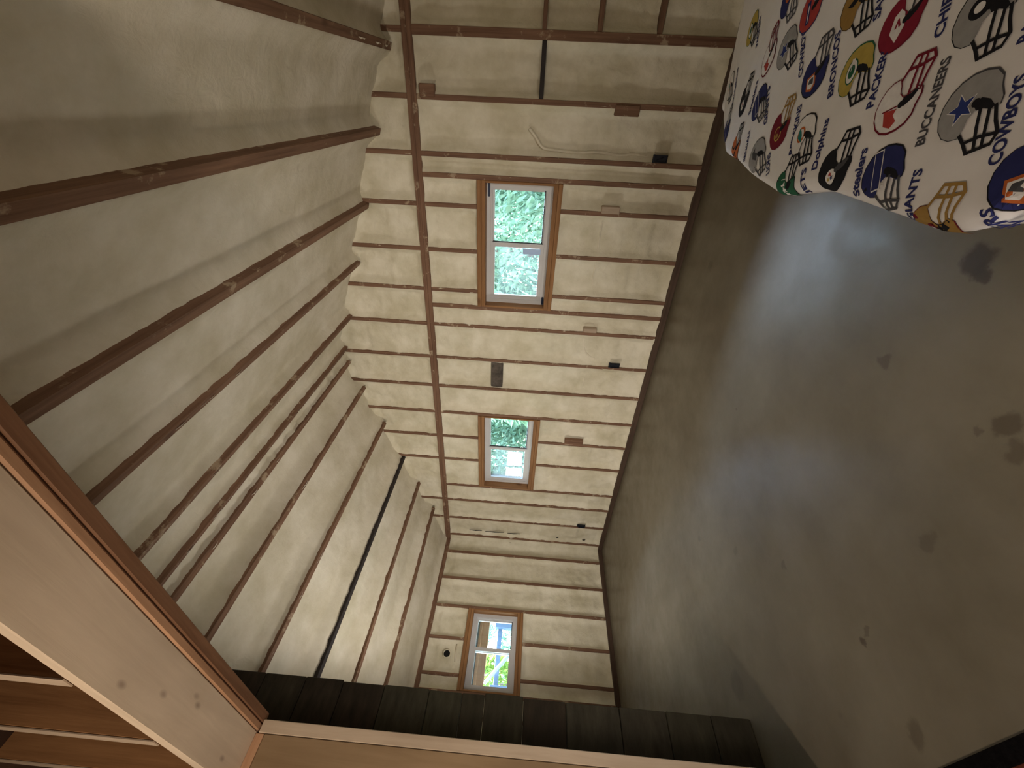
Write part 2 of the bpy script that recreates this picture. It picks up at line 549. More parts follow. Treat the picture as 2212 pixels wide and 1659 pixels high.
def framed_wall(name, label, mp, axis, length, studs, openings, heavy, outer, gable=None, sheath_z=H, seed0=0, doubles=(), rough=1.0):
    """studs: centres; openings: (u0, u1, z0, z1); heavy: dict centre -> width"""
    w = empty(name)
    tag(w, label, 'wall', kind='structure')
    # sheathing with holes
    cuts_u = sorted({-0.16, length + 0.16} | {q for o in openings for q in o[:2]})
    parts = []
    for a, b in zip(cuts_u[:-1], cuts_u[1:]):
        op = [o for o in openings if o[0] - 1e-6 <= a and b <= o[1] + 1e-6]
        if op:
            parts += [(a, b, -0.2, op[0][2]), (a, b, op[0][3], sheath_z)]
        else:
            parts.append((a, b, -0.2, sheath_z))
    boxes('sheathing', [(mp(a, -0.150, c), mp(b, -0.165, d)) for a, b, c, d in parts], M['sheath'], w)
    boxes('siding', [(mp(a, -0.1651, c), mp(b, -0.19, d)) for a, b, c, d in parts], M['siding'], w)
    sm = M['stud'][2]
    ubox('sole_plate', mp, 0.0, length, -0.14, 0.006, 0.0, 0.060, M['sole'][axis], w)
    ubox('top_plate', mp, 0.0, length, -0.14, 0.003, 2.402, 2.440, M['stud'][axis], w)
    ubox('top_plate', mp, 0.0, length, -0.14, 0.0, 2.441, 2.479, M['stud'][axis], w)
    members = []
    for u in studs:
        wd = heavy.get(u, 0.038)
        op = [o for o in openings if o[0] < u < o[1]]
        pieces = [(0.060, 2.402)] if not op else [(0.060, op[0][2] - 0.0), (op[0][3], 2.402)]
        for a, b in pieces:
            jit = random.uniform(-0.003, 0.003)
            ubox('stud', mp, u - wd / 2, u + wd / 2, -0.14, 0.001 + jit, a, b, sm, w)
        members.append((u - wd / 2, u + wd / 2))
    # foam bays
    k = seed0
    edges = [(-0.03, 0.0)] + members + [(length, length + 0.03)]
    for (a0, a1), (b0, b1) in zip(edges[:-1], edges[1:]):
        if b0 - a1 < 0.03:
            continue
        op = [o for o in openings if o[0] - 0.03 <= a1 and b0 <= o[1] + 0.03]
        zr = [(0.060, 2.402)] if not op else [(0.060, op[0][2]), (op[0][3], 2.402)]
        for z0, z1 in zr:
            k += 1
            foam_bay(mp, a1 - 0.011, b0 + 0.011, z0 - 0.006, z1 + 0.006, w, k * 1.37 + seed0, depth=random.uniform(0.046, 0.068), rough=rough)
    if gable:
        for u in studs:
            if u in doubles or gable(u) - 2.479 < 0.05:
                continue
            ubox('gable_stud', mp, u - 0.019, u + 0.019, -0.14, 0.0, 2.479, gable(u) + 0.12, sm, w)
        gm = [(u - 0.019, u + 0.019) for u in studs if u not in doubles and gable(u) - 2.479 >= 0.05]
        edges = [(-0.03, 0.0)] + gm + [(length, length + 0.03)]
        for (a0, a1), (b0, b1) in zip(edges[:-1], edges[1:]):
            k += 1
            foam_bay(mp, a1 - 0.011, b0 + 0.011, 2.475, 2.6, w, k * 2.1 + seed0, depth=random.uniform(0.045, 0.065),
                     ztop=lambda u: max(2.49, gable(u) + 0.10), rough=rough)
        n = 24
        us = [-0.16 + (length + 0.32) * i / n for i in range(n + 1)]
        us = sorted(us + [RIDGE_Y])
        v = [mp(u, -0.150, sheath_z) for u in us] + [mp(u, -0.150, gable(u) + 0.17) for u in us]
        f = [(i, i + 1, len(us) + i + 1, len(us) + i) for i in range(len(us) - 1)]
        me = bpy.data.meshes.new('gable_sheathing')
        me.from_pydata(v, [], f)
        link('gable_sheathing', me, M['sheath'], w)
    return w

mp_r = lambda u, w, z: (w, u, z)           # window wall, X = 0
mp_b = lambda u, w, z: (u, w, z)           # end wall, Y = 0
mp_f = lambda u, w, z: (u, ROOM_Y - w, z)  # wall behind the bed

WIN = {1: (4.026, 5.207, 1.180, 1.930), 2: (1.281, 2.562, 1.170, 1.940), 3: (1.068, 2.030, 1.190, 1.945)}
studs_r = [0.10, 0.525, 0.943, 1.262, 1.777, 2.187, 2.581, 2.98, 3.377, 3.787, 4.007, 4.18, 4.582, 4.985, 5.226, 5.386, 5.781, 6.184]
wall_r = framed_wall('wall_right', 'foam filled stud wall with gable top and two slider windows', mp_r, 1, ROOM_Y, studs_r, [WIN[1], WIN[2]],
                     {6.184: 0.060, 5.226: 0.040, 4.007: 0.044, 3.377: 0.036}, -1, gable=roof_z, seed0=10, doubles=(4.007, 5.226, 1.262))
studs_b = [0.227, 0.646, 1.049, 1.459, 1.871, 2.049, 2.28, 2.69, 3.10]
wall_b = framed_wall('wall_back', 'foam filled stud end wall with one slider window', mp_b, 0, WALL_X1, studs_b, [WIN[3]], {}, -1, seed0=200, rough=0.8)
wall_f = framed_wall('wall_front', 'foam filled stud wall beside the bed', mp_f, 0, WALL_X1, [0.35, 0.76, 1.16, 1.57, 1.98, 2.38, 2.79, 3.2], [], {}, -1, seed0=400)

# blocking pieces on the window wall
for y0, y1, zc, hh, mat, nm in [(6.214, 6.60, 1.428, 0.030, M['stud'][1], 'blocking'), (6.214, 6.60, 1.030, 0.034, M['stud'][1], 'blocking'),
                                (6.214, 6.60, 0.605, 0.036, M['stud'][1], 'blocking')]:
    box(nm, (-0.12, y0, zc - hh / 2), (0.0, y1, zc + hh / 2), mat, wall_r)
tag(box('blocking', (-0.12, 5.800, 1.403), (-0.006, 6.154, 1.437), M['strip'], wall_r), 'dark unpainted blocking strip')
tag(box('blocking', (-0.12, 2.999, 1.652), (-0.018, 3.359, 1.785), M['darkblock'], wall_r), 'dark grey bare blocking board')

# ------------------------------------------------------------------ windows
def slider_window(n, mp, axis, op, clear_high, sticker=False):
    u0, u1, z0, z1 = op
    w = tag(empty('window_%d' % n), {1: 'larger slider window nearest the bed, with a pale blue sticker',
                                     2: 'slider window farther along the same wall, above the middle of the slab',
                                     3: 'slider window on the end wall, seen beside the dark planks'}[n], 'window', kind='structure')
    cm = M['case'][axis]
    cz = M['case'][2]
    # lining boards: two over, two under, one at each side
    for z in (z1 - 0.038, z1 - 0.077):
        ubox('header_board', mp, u0, u1, -0.145, 0.012 if z > z1 - 0.05 else 0.008, z, z + 0.038, cm, w)
    for z in (z0, z0 + 0.039):
        ubox('sill_board', mp, u0, u1, -0.145, 0.012 if z == z0 else 0.006, z, z + 0.038, cm, w)
    a, b, c, d = u0, u1, z0 + 0.077, z1 - 0.077
    for s in (a, b - 0.020):
        ubox('side_board', mp, s, s + 0.020, -0.145, 0.008, c, d, cz, w)
    a, b = a + 0.020, b - 0.020
    V = M['vinyl']
    fw = 0.042
    def ring(nm, a, b, c, d, t, w0, w1, mat):
        boxes(nm, [(mp(a, w0, c), mp(b, w1, c + t)), (mp(a, w0, d - t), mp(b, w1, d)),
                   (mp(a, w0, c + t), mp(a + t, w1, d - t)), (mp(b - t, w0, c + t), mp(b, w1, d - t))], mat, w)
    ring('window_frame', a, b, c, d, fw, -0.150, -0.085, V)
    ring('track', a + fw, b - fw, c + fw, d - fw, 0.012, -0.128, -0.096, V)
    mid = (a + b) / 2 + (0.015 if axis == 1 else -0.02)
    # clear sash set back, hazy sash in front
    lo = (a + fw, mid + 0.025)
    hi = (mid - 0.025, b - fw)
    clear, hazy = (hi, lo) if clear_high else (lo, hi)
    c2, d2 = c + fw, d - fw
    def sash(rng, w0, w1, t, glass):
        p, q = rng
        s = empty('sash')
        s.parent = w
        boxes('sash_frame', [(mp(p, w0, c2), mp(q, w1, c2 + t)), (mp(p, w0, d2 - t), mp(q, w1, d2)),
                             (mp(p, w0, c2 + t), mp(p + t, w1, d2 - t)), (mp(q - t, w0, c2 + t), mp(q, w1, d2 - t))], V, s)
        wm = (w0 + w1) / 2
        ubox('pane', mp, p + t - 0.003, q - t + 0.003, wm - 0.003, wm + 0.003, c2 + t - 0.003, d2 - t + 0.003, glass, s, 0)
        return s
    sash(clear, -0.145, -0.122, 0.030, M['glass'])
    sash(hazy, -0.118, -0.094, 0.040, M['haze'])
    # black gasket along the clear sash and its meeting rail
    p, q = clear
    ubox('gasket', mp, p + 0.02, q, -0.1215, -0.114, c2 + 0.022, c2 + 0.030, M['gasket'], w, 0)
    mr = p + 0.052 if clear_high else q - 0.052
    ubox('gasket', mp, mr - 0.006, mr + 0.006, -0.121, -0.112, c2 + 0.02, d2 - 0.02, M['gasket'], w, 0)
    if n == 1:
        ubox('latch', mp, b - 0.125, b - 0.012, -0.085, -0.078, d - 0.034, d - 0.012, M['navytab'], w)
        ubox('latch', mp, a + 0.004, a + 0.085, -0.085, -0.078, c + 0.006, c + 0.026, M['navytab'], w)
        s = ubox('sticker', mp, mid - 0.075, mid - 0.02, -0.0935, -0.0925, c2 + 0.03, c2 + 0.20, M['sticker'], w, 0)
        tag(s, 'pale blue paper sticker')
        # foam bead line under the hazy sash
    return w
slider_window(1, mp_r, 1, WIN[1], True)
slider_window(2, mp_r, 1, WIN[2], True)
slider_window(3, mp_b, 0, WIN[3], False)

# ------------------------------------------------------------------ ceiling: purlins and foam
ceiling = tag(empty('ceiling'), 'sloping foam sprayed roof underside with exposed purlins', 'ceiling', kind='structure')
PURL = [0.69, 1.229, 1.737, 2.32, 2.867, 3.225, 3.40, 3.80, 4.394, 4.941, 5.525, 6.08]
for i, y in enumerate(PURL):
    s = 1 if y < RIDGE_Y else -1
    ang = math.atan(SLOPE) * s
    w, dp = (0.020, 0.14)
    drop = {5.525: 0.012, 4.941: 0.006}.get(y, 0.0)
    hw = 0.026 if y > 4.9 else 0.020
    c, sn = math.cos(ang), math.sin(ang)
    v = []
    z = roof_z(y) - drop
    for x in (-0.02, WALL_X0):
        for (dy, dz) in ((-hw, 0), (hw, 0), (hw, dp), (-hw, dp)):
            v.append((x, y + dy * c - dz * sn, z + dy * sn + dz * c))
    me = bpy.data.meshes.new('purlin')
    me.from_pydata(v, [], [(0, 1, 2, 3), (7, 6, 5, 4), (0, 4, 5, 1), (1, 5, 6, 2), (2, 6, 7, 3), (3, 7, 4, 0)])
    o = link('purlin', me, M['strip'] if abs(y - 1.737) < 1e-6 else M['stud'][0], ceiling)
    if abs(y - 1.737) < 1e-6:
        tag(o, 'dark grey purlin')

def roof_bay(y0, y1, seed, full_edges=(True, True)):
    """foam between purlins: scooped trough, ragged where it meets the wood"""
    nx = int((WALL_X0 + 0.1) / 0.018)
    ny = max(6, int((y1 - y0) / 0.024))
    ridge = y0 < RIDGE_Y < y1
    rows = []
    for i in range(nx + 1):
        x = -0.06 + (WALL_X0 + 0.05) * i / nx
        row = []
        for j in range(ny + 1):
            y = y0 + (y1 - y0) * j / ny
            a, b = y - y0, y1 - y
            rag = 0.016 * fbm(x * 11 + seed, seed, 0.3, 4)
            lowz = 0.028 + rag                                   # exposed +Y flank of the purlin
            highz = 0.005 + 0.014 * fbm(x * 9, seed * 3.1, 1.7, 4)   # foam lapping up to the purlin's other side
            t = a / (y1 - y0)
            la, lb = 1 - smooth01(a / 0.05), 1 - smooth01(b / 0.05)
            base = (0.028 * (1 - smooth01(t)) + 0.005 * smooth01(t)) + (lowz - 0.028) * la + (highz - 0.005) * lb
            e = smooth01(a / 0.13) * smooth01(b / 0.12)
            depth = (0.075 if not ridge else 0.014) * e
            z = roof_z(y) + base + depth + 0.009 * e * fbm(x * 1.1 + seed, y * 2.2, seed)
            z += (0.0028 + (0.010 if ridge else 0)) * fbm(x * 16, y * 16, seed + 2, 3)
            row.append((x, y, z))
        rows.append(row)
    return grid_mesh('foam_fill', rows, M['foam_roof'], ceiling)
ys = [-0.06] + PURL + [ROOM_Y + 0.06]
for i, (a, b) in enumerate(zip(ys[:-1], ys[1:])):
    roof_bay(a, b, 3.7 * i + 1)
# roof deck above, over both rooms
for s in (-1, 1):
    ye = -0.45 if s < 0 else ROOM_Y + 0.45
    zr, ze = RIDGE_Z + 0.165, roof_z(ye) + 0.165
    v = [(-0.20, RIDGE_Y, zr), (FAR_X + 0.3, RIDGE_Y, zr), (FAR_X + 0.3, ye, ze), (-0.20, ye, ze)]
    v += [(x, y, z + 0.04) for x, y, z in v]
    me = bpy.data.meshes.new('roof_deck')
    me.from_pydata(v, [], BOXF)
    link('roof_deck', me, M['darkbrown'], ceiling)

# ------------------------------------------------------------------ near wall with the wide opening
JAMB_Y = 3.50
near = tag(empty('wall_near'), 'timber wall with a wide opening, pale soffit board and jamb in front', 'wall', kind='structure')
HZ = 2.452
box('soffit_board', (3.374, JAMB_Y - 0.05, HZ), (3.556, 6.58, HZ + 0.038), M['soffit'], near)
tag(near.children[-1], 'pale pinkish flat soffit board')
tag(box('header_board', (3.341, JAMB_Y - 0.04, HZ - 0.004), (3.372, 6.58, HZ + 0.19), M['orange'][1], near, 0.006), 'orange tinted header edge')
tag(box('header_board', (3.302, JAMB_Y - 0.03, HZ - 0.010), (3.3395, 6.58, HZ + 0.19), M['brown'][1], near), 'dark brown header board')
box('back_board', (3.374, 0.0, HZ + 0.040), (3.386, 6.58, HZ + 1.15), M['darkbrown'], near, 0)
for y in (2.10, 2.60, 3.08, 3.577, 4.067, 4.556, 5.05, 5.54, 6.03):
    yc = y
    box('cripple_stud', (3.388, yc - 0.021, HZ + 0.039), (3.556, yc + 0.021, roof_z(yc) + 0.02), M['case'][2], near)
    tag(box('lit_stud_edge', (3.5565, yc - 0.021, HZ + 0.039), (3.560, yc + 0.021, roof_z(yc) + 0.02), M['pine'][2], near, 0), 'stud edge coloured pale as if lit from the near room')  # paler wood stands in for light falling on the stud's outer edge
# jamb
tag(box('jamb_board', (3.380, JAMB_Y - 0.038, 0.0), (3.556, JAMB_Y, HZ - 0.040), M['tan'][2], near), 'wide tan jamb board')
tag(box('jamb_stud', (3.331, JAMB_Y - 0.09, 0.0), (3.378, JAMB_Y + 0.002, HZ - 0.012), M['pine'][2], near), 'narrow pale jamb stud with knots')
tag(box('jamb_plate', (3.380, JAMB_Y - 0.09, HZ - 0.038), (3.556, JAMB_Y + 0.001, HZ - 0.001), M['orange'][0], near), 'reddish plate above the jamb')
box('wall_board', (3.331, -0.02, 0.0), (3.556, JAMB_Y - 0.095, HZ), M['brown'][2], near, 0)
box('end_stud', (3.312, 6.50, 0.0), (3.556, 6.60, HZ), M['brown'][2], near, 0)

# dark plank stub wall in front of the end wall
part = tag(empty('wall_partition'), 'stub wall of dark weathered horizontal planks beside the jamb', 'wall', kind='structure')
z, k = 0.0, 0
hs = [0.22, 0.25, 0.26, 0.30, 0.24, 0.22, 0.13, 0.19, 0.26, 0.24, 0.22, 0.24, 0.25, 0.25]
while z < 3.28:
    h = hs[k % len(hs)]
    top = min(z + h - 0.003, 3.34)
    dx = random.uniform(-0.006, 0.006)
    dy = random.uniform(-0.002, 0.002)
    box('plank', (3.005 + dx, 2.975, z), (3.329, 3.017 + dy, top), M['weathered'], part, 0.004)
    z += h
    k += 1

# near room shell
nr = tag(empty('wall_near_room'), 'plain timber shell of the near room behind the camera', 'wall', kind='structure')
box('wall_board', (FAR_X, 0.0, 0.0), (FAR_X + 0.1, ROOM_Y, 3.62), M['brown'][2], nr, 0)
box('wall_board', (3.60, -0.12, -0.1), (FAR_X, 0.0, 2.62), M['brown'][2], nr, 0)
box('wall_board', (3.557, ROOM_Y, -0.1), (FAR_X, ROOM_Y + 0.1, 2.62), M['brown'][2], nr, 0)

# ------------------------------------------------------------------ near room: rug; lamps added for fill
rug = tag(empty('rug'), 'dark red rug with black border lying at the opening', 'rug')
boxes('border', [((3.452, 2.6, 0.0), (3.50, 5.2, 0.012)), ((5.0, 2.6, 0.0), (5.06, 5.2, 0.012)),
                 ((3.50, 2.6, 0.0), (5.0, 2.66, 0.012)), ((3.50, 5.14, 0.0), (5.0, 5.2, 0.012))], M['rugblack'], rug)
box('pile', (3.50, 2.66, 0.0), (5.0, 5.14, 0.011), M['rugred'], rug, 0)

def fill_light(label, LP, LT, energy, soft, cone, color):  # added lamp out of view, brightens the foam walls and roof
    lamp = tag(empty('fill_light'), label, 'lamp', 'added tripod fill lights')
    ldir = (LT - LP).normalized()
    lside = ldir.cross(Vector((0, 0, 1))).normalized()
    lup = lside.cross(ldir)
    hub = max(0.10, LP.z * 0.5)
    spread = 0.24
    for k in range(3):
        a = 2 * math.pi * k / 3 + 0.4
        tube('leg', [(LP.x, LP.y, hub), (LP.x + spread * math.cos(a), LP.y + spread * math.sin(a), 0.012)], 0.012, M['gasket'], lamp)
    tube('pole', [(LP.x, LP.y, hub - 0.04), (LP.x, LP.y, LP.z - 0.02)], 0.014, M['gasket'], lamp)
    def lamp_box(nm, c, hx, hy, hz, mat):
        v = [tuple(c + lside * (sx * hx) + ldir * (sy * hy) + lup * (sz * hz)) for sx, sy, sz in
             [(-1, -1, -1), (1, -1, -1), (1, 1, -1), (-1, 1, -1), (-1, -1, 1), (1, -1, 1), (1, 1, 1), (-1, 1, 1)]]
        me = bpy.data.meshes.new(nm)
        me.from_pydata(v, [], BOXF)
        return link(nm, me, mat, lamp)
    lamp_box('housing', LP - ldir * 0.06, 0.16, 0.04, 0.12, M['gasket'])
    lamp_box('lens', LP - ldir * 0.015, 0.14, 0.003, 0.10, M['bulb'])
    ld = bpy.data.lights.new('fill_light_beam', 'SPOT')
    ld.energy = energy
    ld.color = color
    ld.shadow_soft_size = soft
    ld.spot_size = math.radians(cone)
    ld.spot_blend = 1.0 if cone < 120 else 0.4
    lo = bpy.data.objects.new('fill_light_beam', ld)
    COL.objects.link(lo)
    lo.location = LP + ldir * (0.02 + soft * 0.5)
    lo.rotation_euler = ldir.to_track_quat('-Z', 'Y').to_euler()
    return lamp
fill_light('added low tripod fill light, unseen in the near room behind the camera', Vector((4.45, 6.32, 0.22)), Vector((0.0, 2.75, 1.80)), 88.0, 0.5, 84, (1.0, 0.91, 0.79))
fill_light('added taller tripod fill light hidden behind the dark plank stub wall', Vector((2.90, 1.60, 1.40)), Vector((0.0, 2.4, 1.75)), 17.0, 0.25, 170, (1.0, 0.93, 0.83))  # added, out of sight, lights the window wall from the far end

pend = tag(empty('fill_bulb'), 'added bare warm fill bulb hanging unseen on a cord in the near room', 'lamp')  # added bulb out of view, brightens the soffit and cripple studs
LX, LY, LZ = 4.9, 4.5, 2.12
tube('cord', [(LX, LY, LZ + 0.10), (LX, LY, roof_z(LY) + 0.16)], 0.004, M['gasket'], pend)
tube('socket', [(LX, LY, LZ + 0.03), (LX, LY, LZ + 0.10)], 0.02, M['gasket'], pend, 12)
bm = bmesh.new()
bmesh.ops.create_uvsphere(bm, u_segments=16, v_segments=10, radius=0.033)
for vv in bm.verts:
    vv.co = Vector((vv.co.x + LX, vv.co.y + LY, vv.co.z * (1.25 if vv.co.z > 0 else 1.0) + LZ))
me = bpy.data.meshes.new('bulb')
bm.to_mesh(me); bm.free()
link('bulb', me, M['bulb'], pend, True)
ld = bpy.data.lights.new('fill_bulb_light', 'POINT')
ld.energy = 17.0
ld.color = (1.0, 0.82, 0.62)
ld.shadow_soft_size = 0.06
lo = bpy.data.objects.new('fill_bulb_light', ld)
COL.objects.link(lo)
lo.location = (LX, LY, LZ - 0.11)

# ------------------------------------------------------------------ bed
bed = tag(empty('bed'), 'low single bed under the printed sheet', 'bed')
box('mattress', (1.35, 5.67, 0.20), (3.14, 6.49, 0.42), M['mattress'], bed, 0.03)
box('base', (1.10, 5.68, 0.10), (3.14, 6.52, 0.20), M['brown'][0], bed)
for x in (1.14, 3.06):
    for y in (5.72, 6.44):
        box('leg', (x, y, 0.0), (x + 0.05, y + 0.05, 0.10), M['brown'][2], bed)

HEM = [(0.9, 5.70), (1.10, 5.80), (1.16, 5.73), (1.30, 5.665), (1.42, 5.612), (1.67, 5.612), (2.00, 5.578), (2.21, 5.562), (2.37, 5.592), (2.50, 5.622), (2.62, 5.620),
       (2.73, 5.618), (2.84, 5.617), (2.92, 5.618), (2.97, 5.628), (3.02, 5.652), (3.05, 5.685), (3.10, 5.71), (3.4, 5.72)]
def hem_y(x):
    for (x0, y0), (x1, y1) in zip(HEM[:-1], HEM[1:]):
        if x <= x1:
            t = max(0, (x - x0) / (x1 - x0))
            return y0 + (y1 - y0) * t
    return HEM[-1][1]
FAR_EDGE = 1.06
def sheet_z(x, y):
    xc = 1.8 + (6.0 - y) * 0.35
    t = xc - x
    soft = 0.05
    dd = 0.5 * (t + math.sqrt(t * t + soft * soft))     # smooth max(0, t)
    z = 0.53 - 0.16 * dd
    z += 0.006 * fbm(x * 2.2, y * 2.2, 4.0, 3) + 0.004 * math.sin(7 * x + 5 * y)
    return z
sheet = empty('bed_sheet')
tag(sheet, 'white sheet printed with football helmets and team names draped over the bed', 'bed sheet')
rows = []
XS = [FAR_EDGE + (3.15 - FAR_EDGE) * i / 110 for i in range(111)]
def sheet_col(x, dz=0.0, sh=1.0):
    """points across the bed at one x: hanging front, round edge, top"""
    y0 = hem_y(x)
    r = 0.045
    pts = []
    yt = y0 + r
    zt = sheet_z(x, yt) + dz
    for i in range(9):
        t = i / 8
        zz = 0.235 + (zt - r - 0.235) * t
        pts.append((x, y0 + 0.018 + 0.014 * math.sin(x * 19) * (1 - t) + 0.05 * (1 - t) ** 2, zz))
    for i in range(1, 7):
        a = math.pi / 2 * i / 6
        pts.append((x, yt - r * math.cos(a), zt - r + r * math.sin(a)))
    for i in range(1, 61):
        y = yt + (6.50 - yt) * i / 60
        pts.append((x, y, sheet_z(x, y) + dz))
    for i in range(1, 5):
        pts.append((x, 6.50 + 0.025 * i / 4, sheet_z(x, 6.5) + dz - 0.06 * i))
    return pts
# far end: rolls over and hangs
for i in range(8, 0, -1):
    t = i / 8
    c = sheet_col(FAR_EDGE)
    ang = min(1.0, t * 2) * math.pi / 2
    off = -0.05 * math.sin(ang) + 0.02 * max(0, t - 0.5) * 2
    drop = 0.05 * (1 - math.cos(ang)) + max(0, t - 0.5) * 2 * 0.10
    rows.append([(x + off, y, max(0.22, z - drop)) for x, y, z in c])
for x in XS:
    rows.append(sheet_col(x))
for i in range(1, 9):
    t = i / 8
    ang = min(1.0, t * 2) * math.pi / 2
    off = 0.05 * math.sin(ang)
    drop = 0.05 * (1 - math.cos(ang)) + max(0, t - 0.5) * 2 * 0.2
    rows.append([(x + off, y, max(0.23, z - drop)) for x, y, z in sheet_col(XS[-1])])
grid_mesh('cloth', rows, M['cloth'], sheet)

# ---- prints on the sheet (flat ink shapes that follow the cloth)
def ink(name, col):
    return plain(name, col, 0.85, 0.10, 40, 0.0, 0.1)
INK = {k: ink('ink_' + k, c) for k, c in dict(
    black=(0.012, 0.012, 0.016), navy=(0.022, 0.026, 0.105), blue=(0.025, 0.04, 0.17), yellow=(0.40, 0.31, 0.075), green=(0.02, 0.10, 0.055),
    white=(0.66, 0.65, 0.67), grey=(0.27, 0.27, 0.28), red=(0.34, 0.045, 0.04), crimson=(0.20, 0.015, 0.035), maroon=(0.14, 0.010, 0.022),
    orange=(0.42, 0.11, 0.03), gold=(0.28, 0.17, 0.05), teal=(0.02, 0.16, 0.15), darkgrey=(0.06, 0.06, 0.07)).items()}

def print_mesh(name, layers, cx, cy, tdir, scale, parent):
    """layers: (list of polygons, ink, lift). local x along the text, y up the print"""
    t = Vector((tdir[0], tdir[1])).normalized()
    up = Vector((-t.y, t.x))
    bm = bmesh.new()
    mats = []
    for polys, mt, lift in layers:
        if mt not in mats:
            mats.append(mt)
        mi = mats.index(mt)
        for poly in polys:
            vs_ = [bm.verts.new((x * scale, y * scale, lift)) for x, y in poly]
            try:
                f = bm.faces.new(vs_)
            except ValueError:
                continue
            f.material_index = mi
    bmesh.ops.triangulate(bm, faces=bm.faces[:])
    for _ in range(4):
        es = [e for e in bm.edges if e.calc_length() > 0.022]
        if not es:
            break
        bmesh.ops.subdivide_edges(bm, edges=es, cuts=1)
        bmesh.ops.triangulate(bm, faces=bm.faces[:])
    dead = []
    for v in bm.verts:
        x = cx + t.x * v.co.x + up.x * v.co.y
        y = cy + t.y * v.co.x + up.y * v.co.y
        lift = 0.0016 + v.co.z
        r = 0.045
        yt = hem_y(x) + r
        sarc = yt - y
        if x > 3.13 or x < FAR_EDGE + 0.005 or y > 6.49 or sarc > r * math.pi / 2 + 0.02:
            dead.append(v)
        if sarc > 0:
            an = min(sarc / r, math.pi / 2)
            zt = sheet_z(x, yt)
            v.co = (x, yt - (r + lift) * math.sin(an), zt - r + (r + lift) * math.cos(an) - max(0.0, sarc - r * math.pi / 2))
        else:
            v.co = (x, y, sheet_z(x, y) + lift)
    bmesh.ops.delete(bm, geom=dead, context='VERTS')
    bmesh.ops.recalc_face_normals(bm, faces=bm.faces[:])
    if not bm.faces:
        bm.free()
        return None
    me = bpy.data.meshes.new(name)
    bm.to_mesh(me)
    bm.free()
    o = link(name, me, None, parent)
    for mt in mats:
        me.materials.append(INK[mt])
    return o

def ell(cx, cy, rx, ry, n=20, rot=0.0, a0=0.0, a1=2 * math.pi):
    out = []
    for i in range(n):
        a = a0 + (a1 - a0) * i / (n if abs(a1 - a0 - 2 * math.pi) < 1e-6 else n - 1)
        x, y = rx * math.cos(a), ry * math.sin(a)
        out.append((cx + x * math.cos(rot) - y * math.sin(rot), cy + x * math.sin(rot) + y * math.cos(rot)))
    return out

def bars(pts, w):
    out = []
    for (x0, y0), (x1, y1) in zip(pts[:-1], pts[1:]):
        d = Vector((x1 - x0, y1 - y0))
        if d.length < 1e-6:
            continue
        d.normalize()
        n = Vector((-d.y, d.x)) * w / 2
        e = d * w * 0.35
        out.append([(x0 - n.x - e.x, y0 - n.y - e.y), (x1 - n.x + e.x, y1 - n.y + e.y), (x1 + n.x + e.x, y1 + n.y + e.y), (x0 + n.x - e.x, y0 + n.y - e.y)])
    return out

# helmet facing left in a unit cell
SHELL = [(-0.27, 0.08), (-0.26, 0.20), (-0.20, 0.31), (-0.09, 0.39), (0.05, 0.43), (0.20, 0.41), (0.33, 0.34), (0.42, 0.23), (0.46, 0.09), (0.45, -0.06),
         (0.40, -0.20), (0.30, -0.29), (0.18, -0.31), (0.06, -0.36), (-0.03, -0.35), (-0.06, -0.27), (-0.01, -0.16), (0.01, -0.05), (-0.06, 0.02), (-0.17, 0.04)]
MASK = [[(-0.25, 0.06), (-0.36, -0.02), (-0.50, -0.10), (-0.47, -0.38), (-0.36, -0.43), (-0.20, -0.36), (-0.02, -0.31)],
        [(0.02, -0.12), (-0.20, -0.14), (-0.49, -0.19)], [(-0.03, -0.24), (-0.25, -0.26), (-0.48, -0.28)], [(-0.36, -0.02), (-0.34, -0.22), (-0.36, -0.43)]]
def star(cx, cy, r, rot=0.3):
    out = []
    for i in range(10):
        a = rot + math.pi * i / 5
        q = r if i % 2 == 0 else r * 0.42
        out.append((cx + q * math.cos(a), cy + q * math.sin(a)))
    return out
